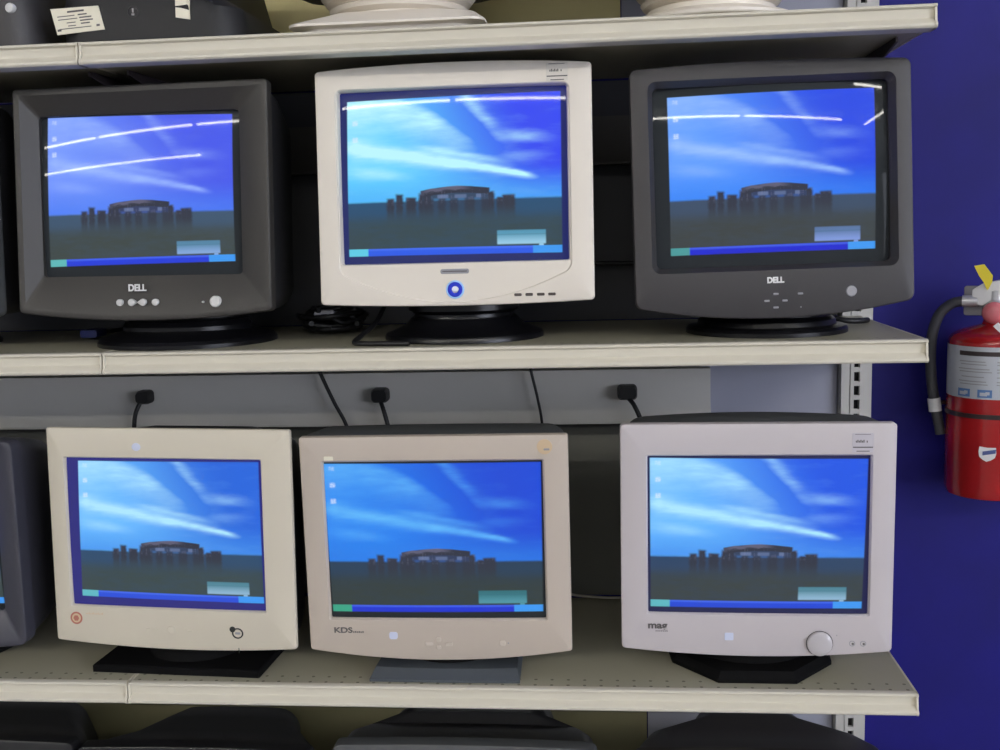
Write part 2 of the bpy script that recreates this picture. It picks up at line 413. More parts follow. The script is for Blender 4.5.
# ------------------------------------------------------------------ monitors
def make_monitor(label, root_xy, shelf_z, pose, W, H, opening, img, bezel_mat, case_mat, scr_mat, bt=0, bb=0, corner=.008,
                 plate=.02, chamfer=.004, chamfer_depth=.012, funnel=False, mid=None, R=1.2, glass_y=.006, case=None, group=None,
                 open_r=.006, name='crt_monitor', case_bt=None):
    root = thing(name, label, 'monitor', (root_xy[0], root_xy[1], shelf_z), group)
    x, y, z, yaw, tilt, roll = pose
    hm = Matrix.Translation((x, y, z)) @ Euler((math.radians(tilt), math.radians(roll), math.radians(yaw)), 'YXZ').to_matrix().to_4x4()
    lm = Matrix.Translation(root.location).inverted() @ hm
    def head(o): o.matrix_local = lm; return o
    ox0, ox1, oz0, oz1 = opening
    ow, oh, ocx, ocz = ox1 - ox0, oz1 - oz0, (ox0 + ox1) / 2, (oz0 + oz1) / 2
    L = []
    L.append(at(rr(W - .004, H - .004, corner, bt, bb), plate))
    L.append(at(rr(W, H, corner, bt, bb), plate - .002))
    L.append(at(rr(W, H, corner, bt, bb), .003))
    L.append(at(rr(W - .0016, H - .0016, corner, bt, bb), .001))
    L.append(at(rr(W - .006, H - .006, max(corner - .002, .002), bt, bb), 0))
    if mid:
        mw, mh, mcx, mcz, mbt, mbb, my = mid
        L.append(at(rr(mw + .003, mh + .003, .01, mbt, mbb, mcx, mcz), 0))
        L.append(at(rr(mw, mh, .01, mbt, mbb, mcx, mcz), my))
    else: my = 0
    if funnel:
        L.append(at(rr(W - .022, H - .020, .006, bt, bb * .9), .0005))
    else:
        L.append(at(rr(ow + 2 * chamfer, oh + 2 * chamfer, open_r + chamfer * .6, 0, 0, ocx, ocz), my))
    L.append(at(rr(ow, oh, open_r, 0, 0, ocx, ocz), chamfer_depth))
    L.append(at(rr(ow, oh, open_r, 0, 0, ocx, ocz), chamfer_depth + .026))
    mb = MB(); mb.loft(L, cap0=False, cap1=False)
    bez = head(mb.build('bezel', bezel_mat, root, 28))
    # casing: lofted shell going back
    c = case or [(.0, .0, 1, 1), (.06, -.002, .985, .985), (.15, -.010, .93, .92), (.23, -.022, .80, .74), (.29, -.030, .66, .56), (.318, -.034, .60, .50), (.322, -.034, .56, .46)]
    loops = []
    for d, dz, sx_, sz_ in c:
        d *= .88
        loops.append(at(rr((W - .008) * sx_, (H - .008) * sz_, .016 + .02 * min(1, d / .15), bt if case_bt is None else case_bt * min(1, d / .03), bb, 0, dz), plate - .001 + d))
    mc = MB(); mc.loft(loops, cap0=False); casing = head(mc.build('casing', case_mat, root, 40))
    # ventilation grooves cut on top of the shell are modelled as slim raised bars
    # glass
    nx, nz = 40, 30; gx0, gx1, gz0, gz1 = ox0 - .004, ox1 + .004, oz0 - .004, oz1 + .004
    vs, fs, uvs = [], [], []
    (ix0t, ix1t, ix0b, ix1b, izt, izb, izt2, izb2) = img
    for j in range(nz + 1):
        for i in range(nx + 1):
            px = gx0 + (gx1 - gx0) * i / nx; pz = gz0 + (gz1 - gz0) * j / nz
            yy = glass_y + R - math.sqrt(R * R - (px - ocx) ** 2 - (pz - ocz) ** 2)
            vs.append((px, yy, pz))
            t = (px - ix0t) / (ix1t - ix0t)
            vt, vb = izt + (izt2 - izt) * t, izb + (izb2 - izb) * t
            v_ = (vt - pz) / (vt - vb)
            a, b_ = ix0t + (ix0b - ix0t) * v_, ix1t + (ix1b - ix1t) * v_
            uvs.append(((px - a) / (b_ - a), v_))
    for j in range(nz):
        for i in range(nx):
            q = j * (nx + 1) + i; fs.append((q, q + 1, q + nx + 2, q + nx + 1))
    me = bpy.data.meshes.new('screen'); me.from_pydata(vs, [], fs)
    ul = me.uv_layers.new(name='raster')
    for l in me.loops: ul.data[l.index].uv = uvs[l.vertex_index]
    for p in me.polygons: p.use_smooth = True
    me.update()
    if me.polygons[0].normal.y > 0: me.flip_normals()
    scr = head(obj('screen', me, root, scr_mat))
    return root, bez, scr, casing

def on_bezel(bez, name, mb, mat, label=None, angle=35):
    o = mb.build(name, mat, bez, angle)
    if label: o['label'] = label
    return o

def base_round(root, mat, rx, ry, prof, cx=0, cy=0, neck=None, nmat=None):
    """stand: an elliptical disc from (radius fraction, height) profile, and a swivel neck"""
    mb = MB(); mb.lathe([(rx * f, h) for f, h in prof], (cx, cy, 0), 64, sy=ry / rx)
    b = mb.build('stand_base', mat, root, 30)
    if neck:
        m2 = MB(); m2.lathe(neck, (cx, cy, 0), 48, sy=ry / rx * .9); n = m2.build('swivel_neck', nmat or mat, root, 30)
    return b

def poly_base(root, mat, pts0, pts1, h0, h1, name='stand_base', rb=.003):
    """plate lofted between two polygons (list of x,y)"""
    mb = MB()
    c = lambda P, s: [(x * s, y * s) for x, y in P]
    mb.loft([[(x, y, 0) for x, y in pts0], [(x, y, h0) for x, y in pts0], [(x, y, h1) for x, y in pts1]])
    return mb.build(name, mat, root, 25)

# --- top row of the sharp six: charcoal monitor at the left
S1 = screen_mat('screen_violet_blue', 1.0, low=(66, 120, 240), left=(104, 140, 250), right=(66, 84, 232), cloud=(150, 180, 255), ground=(54, 62, 58), far=(54, 78, 104), bar=(20, 50, 215), amount=.85, tip=(78, 128, 160), tiplow=(130, 165, 215), start=(90, 180, 180))
r, bez, scr, cas = make_monitor('charcoal monitor with sloping picture frame bezel and silver round buttons, on the middle shelf', (.078, .152), ZM,
    (.0570, .0462, 1.4821, -3.09, -4.65, .25), .4146, .3465, (-.1755, .1545, -.1172, .1335), (-.1640, .1405, -.1672, .1405, .1324, -.1043, .1276, -.1003),
    M['char'], M['blackmatte'], S1, bb=.014, corner=.006, funnel=True, chamfer_depth=.020, R=2.0, glass_y=.0178)
me = text_mesh('brand_lettering', 'DELL', .0145, sx=.92, bold=.0005); o = obj('brand_lettering', me, bez, M['letter']); o.location = (-.011, .0042, -.1368)
for bx_ in (-.0397, .0187):
    mb = MB(); mb.lathe([(.0052, .008), (.0052, .0015), (.0040, .0002), (.001, 0)], (bx_, 0, -.1590), 24, 'y'); on_bezel(bez, 'button', mb, M['silver'])
for s, bx_ in ((1, -.0199), (-1, -.0018)):
    mb = MB()                                         # pear shaped rocker halves pointing at one another
    def pear(k, y):
        out = []
        for i in range(24):
            a = 2 * PI * i / 24; cx_ = math.cos(a); rad = .0056 * k
            xx = rad * cx_ * (1.45 if cx_ > 0 else 1); zz = rad * math.sin(a) * (1 - .62 * max(0, cx_))
            out.append((bx_ + s * xx, y, -.1590 + zz))
        return out
    mb.loft([pear(1, .008), pear(1, .0012), pear(.8, .0002)]); on_bezel(bez, 'button', mb, M['silver'])
mb = MB(); mb.lathe([(.0016, .006), (.0016, .001), (.0008, .0004)], (.0966, 0, -.1597), 12, 'y'); on_bezel(bez, 'power_light', mb, M['silver'])
mb = MB(); mb.lathe([(.0088, .008), (.0088, .001), (.0078, -.0006), (.0060, -.001), (.0054, -.0004), (.002, -.0003)], (.1168, 0, -.1592), 32, 'y'); on_bezel(bez, 'power_button', mb, M['silver'], 'round silver power button')
base_round(r, M['baseblack'], .145, .135, [(1, 0), (1, .006), (.97, .011), (.80, .019), (.62, .026), (.5, .030)], neck=[(.105, .018), (.105, .030), (.098, .038), (.112, .044), (.112, .075)])

# --- white monitor, middle of the upper row
S2 = screen_mat('screen_pale_cyan', 1.0, low=(70, 170, 245), left=(96, 208, 255), right=(46, 66, 238), cloud=(186, 244, 255), ground=(46, 64, 70), far=(30, 72, 108), bar=(32, 84, 226), amount=1.3, tip=(78, 146, 176), tiplow=(150, 200, 225), start=(90, 200, 225), edge=(22, 28, 96))
r, bez, scr, cas = make_monitor('white monitor with glowing blue ring badge and curved chin, on the middle shelf', (.538, .155), ZM,
    (.5429, .0465, 1.4873, .75, -4.49, .01), .4135, .3484, (-.1726, .1693, -.1137, .1441), (-.1614, .1605, -.1647, .1593, .1309, -.1050, .1360, -.1061),
    M['white'], M['blackmatte'], S2, bt=.0077, bb=.005, corner=.006, chamfer=.0018, chamfer_depth=.010, open_r=.003, R=2.3, glass_y=.0078,
    mid=(.348, .272, -.0015, .0095, 0, .046, .0022))
mb = MB(); rbox(mb, -.002, -.1277, .043, .0072, .0010, .006, .0028); on_bezel(bez, 'brand_plate', mb, M['greybtn'], 'long grey name plate')
mb = MB(); rbox(mb, -.002, -.1277, .038, .0024, .0006, .004, .001); on_bezel(bez, 'brand_plate_text', mb, M['ink'])
mb = MB(); mb.lathe([(.0138, .005), (.0138, .0016), (.0128, .0006), (.0105, .0006), (.010, .004)], (-.0019, 0, -.1550), 40, 'y'); on_bezel(bez, 'ring_halo', mb, M['ledhalo'], 'pale blue halo round the ring badge')
mb = MB(); mb.lathe([(.0112, .005), (.0112, .0002), (.0100, -.0008), (.0062, -.0008), (.0052, .0002), (.0052, .004)], (-.0019, 0, -.1550), 40, 'y'); on_bezel(bez, 'ring_badge', mb, M['ledblue'], 'glowing blue ring badge')
mb = MB(); mb.lathe([(.0058, .004), (.0058, .0006), (.0050, -.0002), (.001, -.0004)], (-.0014, 0, -.1542), 32, 'y', sy=.75); on_bezel(bez, 'badge_centre', mb, M['ledwhite'], 'white centre of the ring badge')
for bx_ in (.0925, .1092, .1266, .1432):
    mb = MB(); rbox(mb, bx_, -.1648, .0112, .0042, -.0012, .004, .0015); on_bezel(bez, 'button', mb, M['darkbtn'])
def price_sticker(bez, x0, x1, z0, z1, mat, y=-.0005):
    mb = MB(); rbox(mb, (x0 + x1) / 2, (z0 + z1) / 2, x1 - x0, z1 - z0, y, .001, .001, .0001)
    st = on_bezel(bez, 'price_sticker', mb, mat, 'small printed label')
    w = x1 - x0; h = z1 - z0
    mi = MB()
    for (f, a, b, t) in ((.92, .12, .86, .0007), (.26, .03, .98, .0016), (.06, .2, .82, .0012)):
        mi.box((x0 + a * w, y - .0003, z0 + f * h - t / 2), (x0 + b * w, y, z0 + f * h + t / 2))
    for k in range(7):                                 # row of blurred characters
        a = .16 + .072 * k + (.08 if k > 5 else 0)
        mi.box((x0 + a * w, y - .0003, z0 + .50 * h), (x0 + (a + .05) * w, y, z0 + (.60 + .04 * (k % 2)) * h))
    on_bezel(st, 'print', mi, M['ink'])
    return st
price_sticker(bez, .1400, .1720, .1475, .1745, M['clearlabel'])
base_round(r, M['baseblack'], .128, .122, [(1, 0), (1, .005), (.985, .009), (.90, .013), (.74, .022), (.66, .034)], neck=[(.088, .018), (.080, .034), (.080, .040), (.090, .046), (.090, .085)])

# --- charcoal monitor at the right of the upper row
S3 = screen_mat('screen_deep_blue', 1.0, low=(36, 124, 240), left=(84, 150, 255), right=(24, 66, 226), cloud=(150, 190, 252), ground=(52, 56, 54), far=(52, 70, 96), bar=(14, 24, 205), amount=.85, tip=(84, 112, 158), tiplow=(125, 150, 215), start=(70, 150, 150))
r, bez, scr, cas = make_monitor('dark grey monitor with rounded inner frame and four small cross buttons, on the middle shelf', (1.018, .165), ZM,
    (1.009, .052, 1.4741, 3.14, -4.66, -.73), .4044, .3471, (-.1690, .1722, -.1160, .1474), (-.1463, .1547, -.1470, .1519, .1351, -.1003, .1367, -.1006),
    M['char2'], M['blackmatte'], S3, bt=.006, bb=.021, corner=.010, chamfer=.008, chamfer_depth=.012, open_r=.008, R=1.5, glass_y=.0076)
me = text_mesh('brand_lettering', 'DELL', .0115, sx=.95, bold=.0006); o = obj('brand_lettering', me, bez, M['letter']); o.location = (.0015, -.0004, -.1389)
for bx_, bz_ in ((.0018, -.1589), (-.0115, -.1686), (.0146, -.1689), (.0014, -.1786), (.0373, -.1595)):
    mb = MB(); rbox(mb, bx_, bz_, .0078, .0030, -.0008, .003, .0010); on_bezel(bez, 'button', mb, M['greybtn'])
mb = MB(); mb.lathe([(.0011, .003), (.0011, -.0003)], (.0376, 0, -.1792), 12, 'y'); on_bezel(bez, 'power_light', mb, M['greybtn'])
mb = MB(); mb.lathe([(.0082, .006), (.0082, .0002), (.0072, -.0012), (.0060, -.0014), (.0054, -.0009), (.001, -.0009)], (.1109, 0, -.1586), 32, 'y'); on_bezel(bez, 'power_button', mb, M['greybtn'], 'round grey power button')
base_round(r, M['baseblack'], .125, .122, [(1, 0), (1, .006), (.97, .010), (.86, .013), (.84, .020), (.80, .024), (.7, .027)], neck=[(.098, .020), (.098, .028), (.090, .032), (.100, .038), (.100, .080)])

# --- lower row, cream monitor at the left
flat_case = [(.0, 0, 1, 1), (.04, -.001, .99, .99), (.15, -.014, .95, .91), (.22, -.026, .80, .74), (.29, -.034, .66, .56), (.318, -.038, .60, .50), (.322, -.038, .56, .46)]
hump_case = [(.0, 0, .99, .985), (.03, -.004, .96, .96), (.06, .001, .50, .985), (.16, -.010, .46, .92), (.22, -.022, .44, .80), (.29, -.030, .42, .62), (.318, -.034, .40, .5)]
S4 = screen_mat('screen_light_blue', 1.0, low=(60, 140, 232), left=(98, 182, 255), right=(22, 96, 218), cloud=(172, 228, 255), ground=(50, 64, 64), far=(34, 68, 102), bar=(30, 72, 214), amount=1.0, edge=(34, 28, 118))
r, bez, scr, cas = make_monitor('cream monitor with round red seal and square black foot, on the lower shelf', (.070, .12), ZB,
    (.0664, .047, .9455, -3.41, -2.04, .48), .4111, .3527, (-.1758, .1553, -.1168, .1273), (-.1555, .1500, -.1600, .1515, .1215, -.1060, .1235, -.1085),
    M['cream'], M['black'], S4, bb=.009, corner=.004, plate=.010, chamfer=.0022, chamfer_depth=.0035, R=4, glass_y=.0022, open_r=.002, case=[(.0, 0, .985, .985), (.05, -.004, .975, .965), (.10, -.006, .93, .92)] + flat_case[2:][0:0] + [(.15, -.004, .60, .95), (.22, -.020, .58, .78), (.29, -.030, .5, .6), (.318, -.034, .45, .5)])
mb = MB(); mb.lathe([(.0105, .001), (.0105, -.0004), (.0080, -.0005), (.0078, -.0002)], (-.1691, 0, -.1385), 32, 'y'); s_ = on_bezel(bez, 'seal_sticker', mb, M['red_seal'], 'round red rimmed seal')
mb = MB(); mb.lathe([(.0076, .001), (.0076, -.0005), (.001, -.0006)], (-.1691, 0, -.1385), 32, 'y'); on_bezel(s_, 'seal_face', mb, M['gold_seal'])
mb = MB(); mb.lathe([(.0016, .0), (.0052, -.0009)], (-.1691, 0, -.1385), 6, 'y'); on_bezel(s_, 'seal_mark', mb, M['red_seal'])
mb = MB()
for k in range(12):
    mb.box((-.152 + k * .0026, -.0003, -.1315), (-.1505 + k * .0026, .0004, -.1298 + .0008 * (k % 3)))
on_bezel(bez, 'model_lettering', mb, M['gold_seal'])
mb = MB(); mb.lathe([(.0095, .001), (.0095, -.0005), (.0072, -.0006), (.0072, .0006)], (.1080, 0, -.1535), 32, 'y', sy=.92); lg = on_bezel(bez, 'maker_badge', mb, M['blackpaint'], 'round black badge with a dark blob at its upper left')
mb = MB(); mb.lathe([(.0048, .001), (.0048, -.0008), (.001, -.0010)], (.0995, 0, -.1472), 20, 'y'); on_bezel(lg, 'badge_blob', mb, M['blackpaint'])
mb = MB(); rbox(mb, .1080, -.1535, .0085, .0036, -.0006, .001, .001, .0001); on_bezel(lg, 'badge_text', mb, M['greybtn'])
mb = MB(); mb.lathe([(.0075, .001), (.0075, -.0003), (.0068, -.0006), (.001, -.0006)], (-.0506, 0, .1463), 32, 'y', sy=.85); on_bezel(bez, 'maker_badge', mb, M['faint'], 'faint pale blue oval mark')  # faint pale blue oval on the bezel above the screen
mb = MB(); mb.lathe([(.0066, .001), (.0066, -.0008), (.0058, -.0014), (.001, -.0014)], (-.0045, 0, -.1525), 28, 'y'); on_bezel(bez, 'power_button', mb, M['cream'])
for bx_ in (-.045, -.032, .0272):
    mb = MB(); rbox(mb, bx_, -.1525, .0085, .0028, -.0010, .002, .0012); on_bezel(bez, 'button', mb, M['cream'])
mb = MB(); mb.box((.1085, -.0004, -.186), (.1097, .001, -.1775)); on_bezel(bez, 'chin_mark', mb, M['blackpaint'])
yw = math.radians(-3.4); cy_, sy_ = math.cos(yw), math.sin(yw)
rot = lambda P: [(x * cy_ - y * sy_, x * sy_ + y * cy_) for x, y in P]
poly_base(r, M['footblack'], rot([(-.143, -.086), (-.1415, -.088), (.1415, -.088), (.143, -.086), (.143, .095), (-.143, .095)]), rot([(-.141, -.084), (-.140, -.085), (.140, -.085), (.141, -.084), (.141, .093), (-.141, .093)]), .010, .012)
mb = MB(); mb.lathe([(.085, .011), (.080, .022), (.080, .028), (.095, .036), (.095, .070)], (0, .02, 0), 40); mb.build('swivel_neck', M['footblack'], r, 30)

# --- lower row, beige monitor in the middle
S5 = screen_mat('screen_royal_blue', 1.0, low=(32, 120, 226), left=(26, 126, 238), right=(4, 66, 212), cloud=(92, 180, 248), ground=(42, 51, 47), far=(28, 54, 80), bar=(10, 40, 205), amount=.85, tip=(42, 108, 118), tiplow=(76, 146, 160), start=(52, 160, 128))
r, bez, scr, cas = make_monitor('beige monitor with bulging chin and grey wedge foot, on the lower shelf between two others', (.5065, .12), ZB,
    (.4966, .0439, .9351, .38, .72, -.14), .4185, .3463, (-.1730, .1694, -.1209, .1328), (-.1742, .1666, -.1705, .1647, .1295, -.1151, .1292, -.1143),
    M['beige'], M['dgrey'], S5, bb=.017, corner=.004, plate=.016, chamfer=.0030, chamfer_depth=.0035, R=4, glass_y=.0022, open_r=.002, case_bt=.002, case=[(.0, .002, 1.012, 1.012), (.01, .003, 1.018, 1.018), (.06, .006, 1.0, .99), (.085, .007, .985, .98), (.10, .001, .96, .95), (.14, -.008, .92, .90), (.22, -.026, .80, .74), (.29, -.034, .66, .56), (.318, -.038, .60, .50)])
me = text_mesh('brand_lettering', 'KDS', .0125, sx=1.30, bold=.0003, align='LEFT'); o = obj('brand_lettering', me, bez, M['ink']); o.location = (-.1695, -.0004, -.1405)
mb = MB()
for k in range(6): mb.box((-.1385 + k * .003, -.0004, -.1445), (-.1365 + k * .003, .0004, -.1422 + .0006 * (k % 2)))
on_bezel(bez, 'model_lettering', mb, M['ink'])
mb = MB(); rbox(mb, -.0737, -.1489, .0135, .0120, -.0006, .001, .0035, .0002); on_bezel(bez, 'badge_sticker', mb, M['faint'], 'pale blue square badge')
mb = MB(); rbox(mb, -.163, .1395, .015, .0065, -.0005, .001, .001, .0001); on_bezel(bez, 'corner_patch', mb, M['paper'], 'tiny pale patch')  # small pale rounded patch near the upper left corner
for bx_, bz_, w_, h_ in ((-.0013, -.1555, .008, .0075), (-.0013, -.1680, .008, .0065), (-.0170, -.1625, .013, .0055), (.0145, -.1625, .013, .0055)):
    mb = MB(); rbox(mb, bx_, bz_, w_, h_, -.0016, .002, .0025, .0008); on_bezel(bez, 'button', mb, M['palebtn'])
mb = MB(); rbox(mb, .1000, -.1610, .0095, .0085, -.0014, .002, .003, .0008); on_bezel(bez, 'power_button', mb, M['palebtn'])
mb = MB(); mb.lathe([(.0012, .002), (.0012, -.0005)], (.109, 0, -.1605), 10, 'y'); on_bezel(bez, 'power_light', mb, M['greybtn'])
mb = MB(); mb.lathe([(.0118, .001), (.0118, -.0004), (.001, -.0006)], (.1735, 0, .1545), 32, 'y'); s_ = on_bezel(bez, 'seal_sticker', mb, M['gold_seal'], 'round tan seal in the upper right corner')
mb = MB(); rbox(mb, .1765, .1505, .009, .0032, -.0008, 0, .001, .0001); on_bezel(s_, 'seal_print', mb, M['greybtn'])
P0 = [(-.1185, -.103), (-.08, -.1035), (0, -.1045), (.08, -.1035), (.1185, -.103), (.113, .09), (-.113, .09)]
P1 = [(-.113, -.080), (-.08, -.083), (0, -.0865), (.08, -.083), (.113, -.080), (.106, .08), (-.106, .08)]
poly_base(r, M['bluegrey'], P0, P1, .004, .015)
mb = MB(); mb.lathe([(.085, .012), (.082, .018), (.090, .024), (.090, .06)], (0, .02, 0), 40); mb.build('swivel_neck', M['footblack'], r, 30)

# --- lower row, pale monitor at the right
S6 = screen_mat('screen_sky_blue', 1.0, low=(58, 136, 232), left=(94, 178, 255), right=(14, 80, 226), cloud=(170, 228, 255), ground=(50, 57, 56), far=(34, 60, 94), bar=(20, 64, 210), amount=1.0, edge=(20, 16, 66))
r, bez, scr, cas = make_monitor('pale grey monitor with large round knob and octagonal black foot, on the lower shelf', (.990, .150), ZB,
    (.9882, .048, .9445, -.25, -.17, .18), .4088, .3541, (-.1630, .1680, -.1196, .1275), (-.1593, .1649, -.1591, .1594, .1239, -.1148, .1215, -.1146),
    M['ltgrey'], M['dgrey'], S6, bb=.011, corner=.006, plate=.018, chamfer=.0025, chamfer_depth=.0035, R=4, glass_y=.0022, open_r=.002, case_bt=.008, case=[(.0, .0005, .99, .995), (.02, .002, .985, .998), (.06, .003, .97, .99), (.085, .002, .95, .98), (.10, -.003, .94, .955), (.14, -.012, .91, .91), (.22, -.026, .80, .74), (.29, -.034, .66, .56), (.318, -.038, .60, .50)])
me = text_mesh('brand_lettering', 'mag', .0150, sx=1.22, bold=.0005, align='LEFT'); o = obj('brand_lettering', me, bez, M['ink']); o.location = (-.1640, -.0004, -.1395)
mb = MB()
for k in range(7): mb.box((-.152 + k * .0028, -.0004, -.1492), (-.1502 + k * .0028, .0004, -.1478))
on_bezel(bez, 'model_lettering', mb, M['ink'])
mb = MB(); rbox(mb, -.0398, -.1560, .0135, .0120, -.0006, .001, .0015, .0002); on_bezel(bez, 'badge_sticker', mb, M['faint'], 'small pale blue square badge')
mb = MB(); mb.lathe([(.0200, .004), (.0200, .0004), (.0203, -.0004), (.0196, -.0004)], (.0966, 0, -.1652), 48, 'y'); k_ = on_bezel(bez, 'knob_rim', mb, M['blackpaint'], 'thin dark line round the knob')
mb = MB(); mb.lathe([(.0192, .006), (.0192, -.0030), (.0182, -.0050), (.0140, -.0068), (.0070, -.0078), (.001, -.008)], (.0966, 0, -.1652), 48, 'y'); on_bezel(k_, 'dial_knob', mb, M['knob'], 'large round glossy pale knob')
for bx_ in (.1451, .1614):
    mb = MB(); mb.lathe([(.0045, .001), (.0045, -.0005), (.0034, -.0006), (.0034, .0004)], (bx_, 0, -.1645), 20, 'y'); on_bezel(bez, 'control_mark', mb, M['greybtn'])
    mb = MB(); mb.lathe([(.0018, .001), (.0018, -.0005)], (bx_ + .001, 0, -.1650), 12, 'y'); on_bezel(bez, 'control_dot', mb, M['ink'])
mb = MB(); mb.lathe([(.0009, .001), (.0009, -.0006)], (.122, 0, -.152), 10, 'y'); on_bezel(bez, 'power_light', mb, M['greybtn'])
price_sticker(bez, .1395, .1700, .1330, .1625, M['clearlabel2'])
O8 = [(-.060, -.121), (.058, -.121), (.125, -.045), (.132, .04), (.07, .12), (-.07, .12), (-.132, .04), (-.125, -.045)]
poly_base(r, M['footblack'], O8, [(x * .93, y * .93) for x, y in O8], .006, .016)
mb = MB(); mb.lathe([(.105, .015), (.098, .026), (.098, .031), (.110, .037), (.110, .07)], (0, .02, 0), 40); mb.build('swivel_neck', M['footblack'], r, 30)

# --- two monitors cut by the left edge of the frame
SP = screen_mat('screen_left_edge', .9)
r, bez, scr, cas = make_monitor('slate monitor cut off by the left edge, at the end of the lower shelf', (-.40, .16), ZB,
    (-.396, .05, .9340, 0, 0, .4), .4115, .3420, (-.162, .162, -.118, .128), (-.158, .157, -.158, .157, .120, -.112, .120, -.112),
    M['slate'], M['slate'], SP, bb=.012, corner=.014, plate=.03, funnel=True, chamfer_depth=.018, R=1.2, glass_y=.010, name='crt_monitor')
base_round(r, M['baseblack'], .13, .125, [(1, 0), (1, .006), (.95, .012), (.7, .022)], neck=[(.09, .018), (.085, .030), (.10, .038), (.10, .08)])
r, bez, scr, cas = make_monitor('grey monitor barely showing at the left edge of the middle shelf', (-.40, .16), ZM,
    (-.391, .05, 1.4800, 0, -3, .4), .4115, .3450, (-.170, .170, -.118, .132), (-.166, .166, -.166, .166, .128, -.112, .128, -.112),
    M['dgrey'], M['blackmatte'], SP, bb=.012, corner=.010, plate=.03, funnel=True, chamfer_depth=.018, R=1.2, glass_y=.010)
base_round(r, M['baseblack'], .13, .125, [(1, 0), (1, .006), (.95, .012), (.7, .022)], neck=[(.09, .018), (.085, .030), (.10, .038), (.10, .08)])

# --- monitors on the bottom deck, only their tops in view
SD = screen_mat('screen_bottom_row', .6)
round_case = [(.0, 0, .99, .985), (.05, -.004, .95, .95), (.10, -.008, .84, .925), (.15, -.006, .70, .935), (.22, -.008, .60, .905), (.28, -.026, .50, .76), (.318, -.036, .45, .6)]
for lab, X, W, ztop, bm, cm, cs in (
        ('black monitor top under the lower shelf at the far left', -.335, .41, .592, M['black'], M['blackmatte'], round_case),
        ('black monitor with domed rear under the lower shelf, second from the left', .075, .40, .585, M['black'], M['blackmatte'], round_case),
        ('black flat topped monitor with grey front frame under the lower shelf', .527, .43, .598, M['dgrey'], M['black'],
         [(.0, 0, .995, .99), (.06, -.002, .99, .98), (.11, -.008, .94, .945), (.125, .004, .70, .965), (.22, -.002, .64, .94), (.28, -.02, .55, .8), (.318, -.03, .5, .6)]),
        ('dark charcoal monitor with humped rear under the lower shelf at the right', 1.005, .41, .590, M['char'], M['char2'],
         [(.0, 0, .99, .99), (.05, .000, .97, .975), (.12, -.006, .90, .945), (.16, .000, .50, .97), (.22, -.004, .46, .935), (.28, -.02, .4, .8), (.318, -.03, .4, .6)])):
    r, bez, scr, cas = make_monitor(lab, (X, .16), Z0, (X, .05, ztop - .175, 0, -1, 0), W, .345, (-.165, .165, -.115, .130), (-.16, .16, -.16, .16, .125, -.11, .125, -.11),
        bm, cm, SD, bt=.004, bb=.01, corner=.012, plate=.03, R=1.2, glass_y=.008, chamfer=.006, case=cs)
    base_round(r, M['baseblack'], .13, .125, [(1, 0), (1, .006), (.95, .012), (.7, .022)], neck=[(.09, .018), (.085, .030), (.10, .038), (.10, .08)])

def plan(x0, x1, y0, y1, rf, rb_=.02, z=0, nc=8):
    """rounded plan outline, front corners rf, back corners rb_"""
    P = []
    for cx_, cy2, rad, a0 in ((x0 + rf, y0 + rf, rf, 180), (x1 - rf, y0 + rf, rf, 270), (x1 - rb_, y1 - rb_, rb_, 0), (x0 + rb_, y1 - rb_, rb_, 90)):
        for i in range(nc + 1):
            a = math.radians(a0 + 90 * i / nc); P.append((cx_ + rad * math.cos(a), cy2 + rad * math.sin(a), z))
    return P
# --- monitors on the top shelf, only their feet in view
ST = screen_mat('screen_top_row', .9)
ring_case = [(.0, 0, 1, 1), (.06, .0, .985, .985), (.14, .0, .93, .97), (.23, .004, .66, .93), (.27, .010, .60, .80), (.30, .012, .55, .7), (.305, .012, .52, .66)]
for lab, X, Y, bz, rx in (
        ('monitor with cream ribbed swivel foot on the top shelf, above the white monitor', .452, .150, 1.785, .143),
        ('monitor with cream swivel foot on the top shelf, above the dark grey monitor', .934, .185, 1.785, .130)):
    r, bez, scr, cas = make_monitor(lab, (X, Y), ZT, (X + .01, .065, bz + .175, 0, -2, 0), .41, .345, (-.165, .165, -.115, .130), (-.16, .16, -.16, .16, .125, -.11, .125, -.11),
        M['cream'], M['char'], ST, bb=.006, corner=.01, plate=.03, R=1.3, glass_y=.006, case=ring_case)
    if X < .7:
        mb = MB(); mb.loft([plan(-.125, .125, -.128, .11, .03, .05, z=0), plan(-.125, .125, -.128, .11, .03, .05, z=.007), plan(-.142, .146, -.142, .12, .022, .05, z=.009), plan(-.142, .146, -.142, .12, .022, .05, z=.0125), plan(-.138, .143, -.138, .118, .022, .05, z=.015), plan(-.10, .128, -.106, .10, .03, .05, z=.030), plan(-.095, .10, -.10, .095, .04, .05, z=.034)])
        mb.build('stand_base', M['ring'], r, 28)
    else:
        mb = MB(); mb.lathe([(rx * .88, 0), (rx * .88, .011), (rx * .99, .013), (rx, .015), (rx, .019), (rx * .97, .022), (rx * .86, .026), (rx * .75, .031), (rx * .70, .034)], (0, 0, 0), 72, sy=.96); mb.build('stand_base', M['ring'], r, 28)
    mb = MB(); mb.lathe([(.098, .028), (.098, .036), (.092, .038), (.104, .043), (.108, .049), (.100, .053), (.112, .058), (.120, .068), (.120, .100)], (0, .0, 0), 56); mb.build('swivel_neck', M['ring'], r, 22)

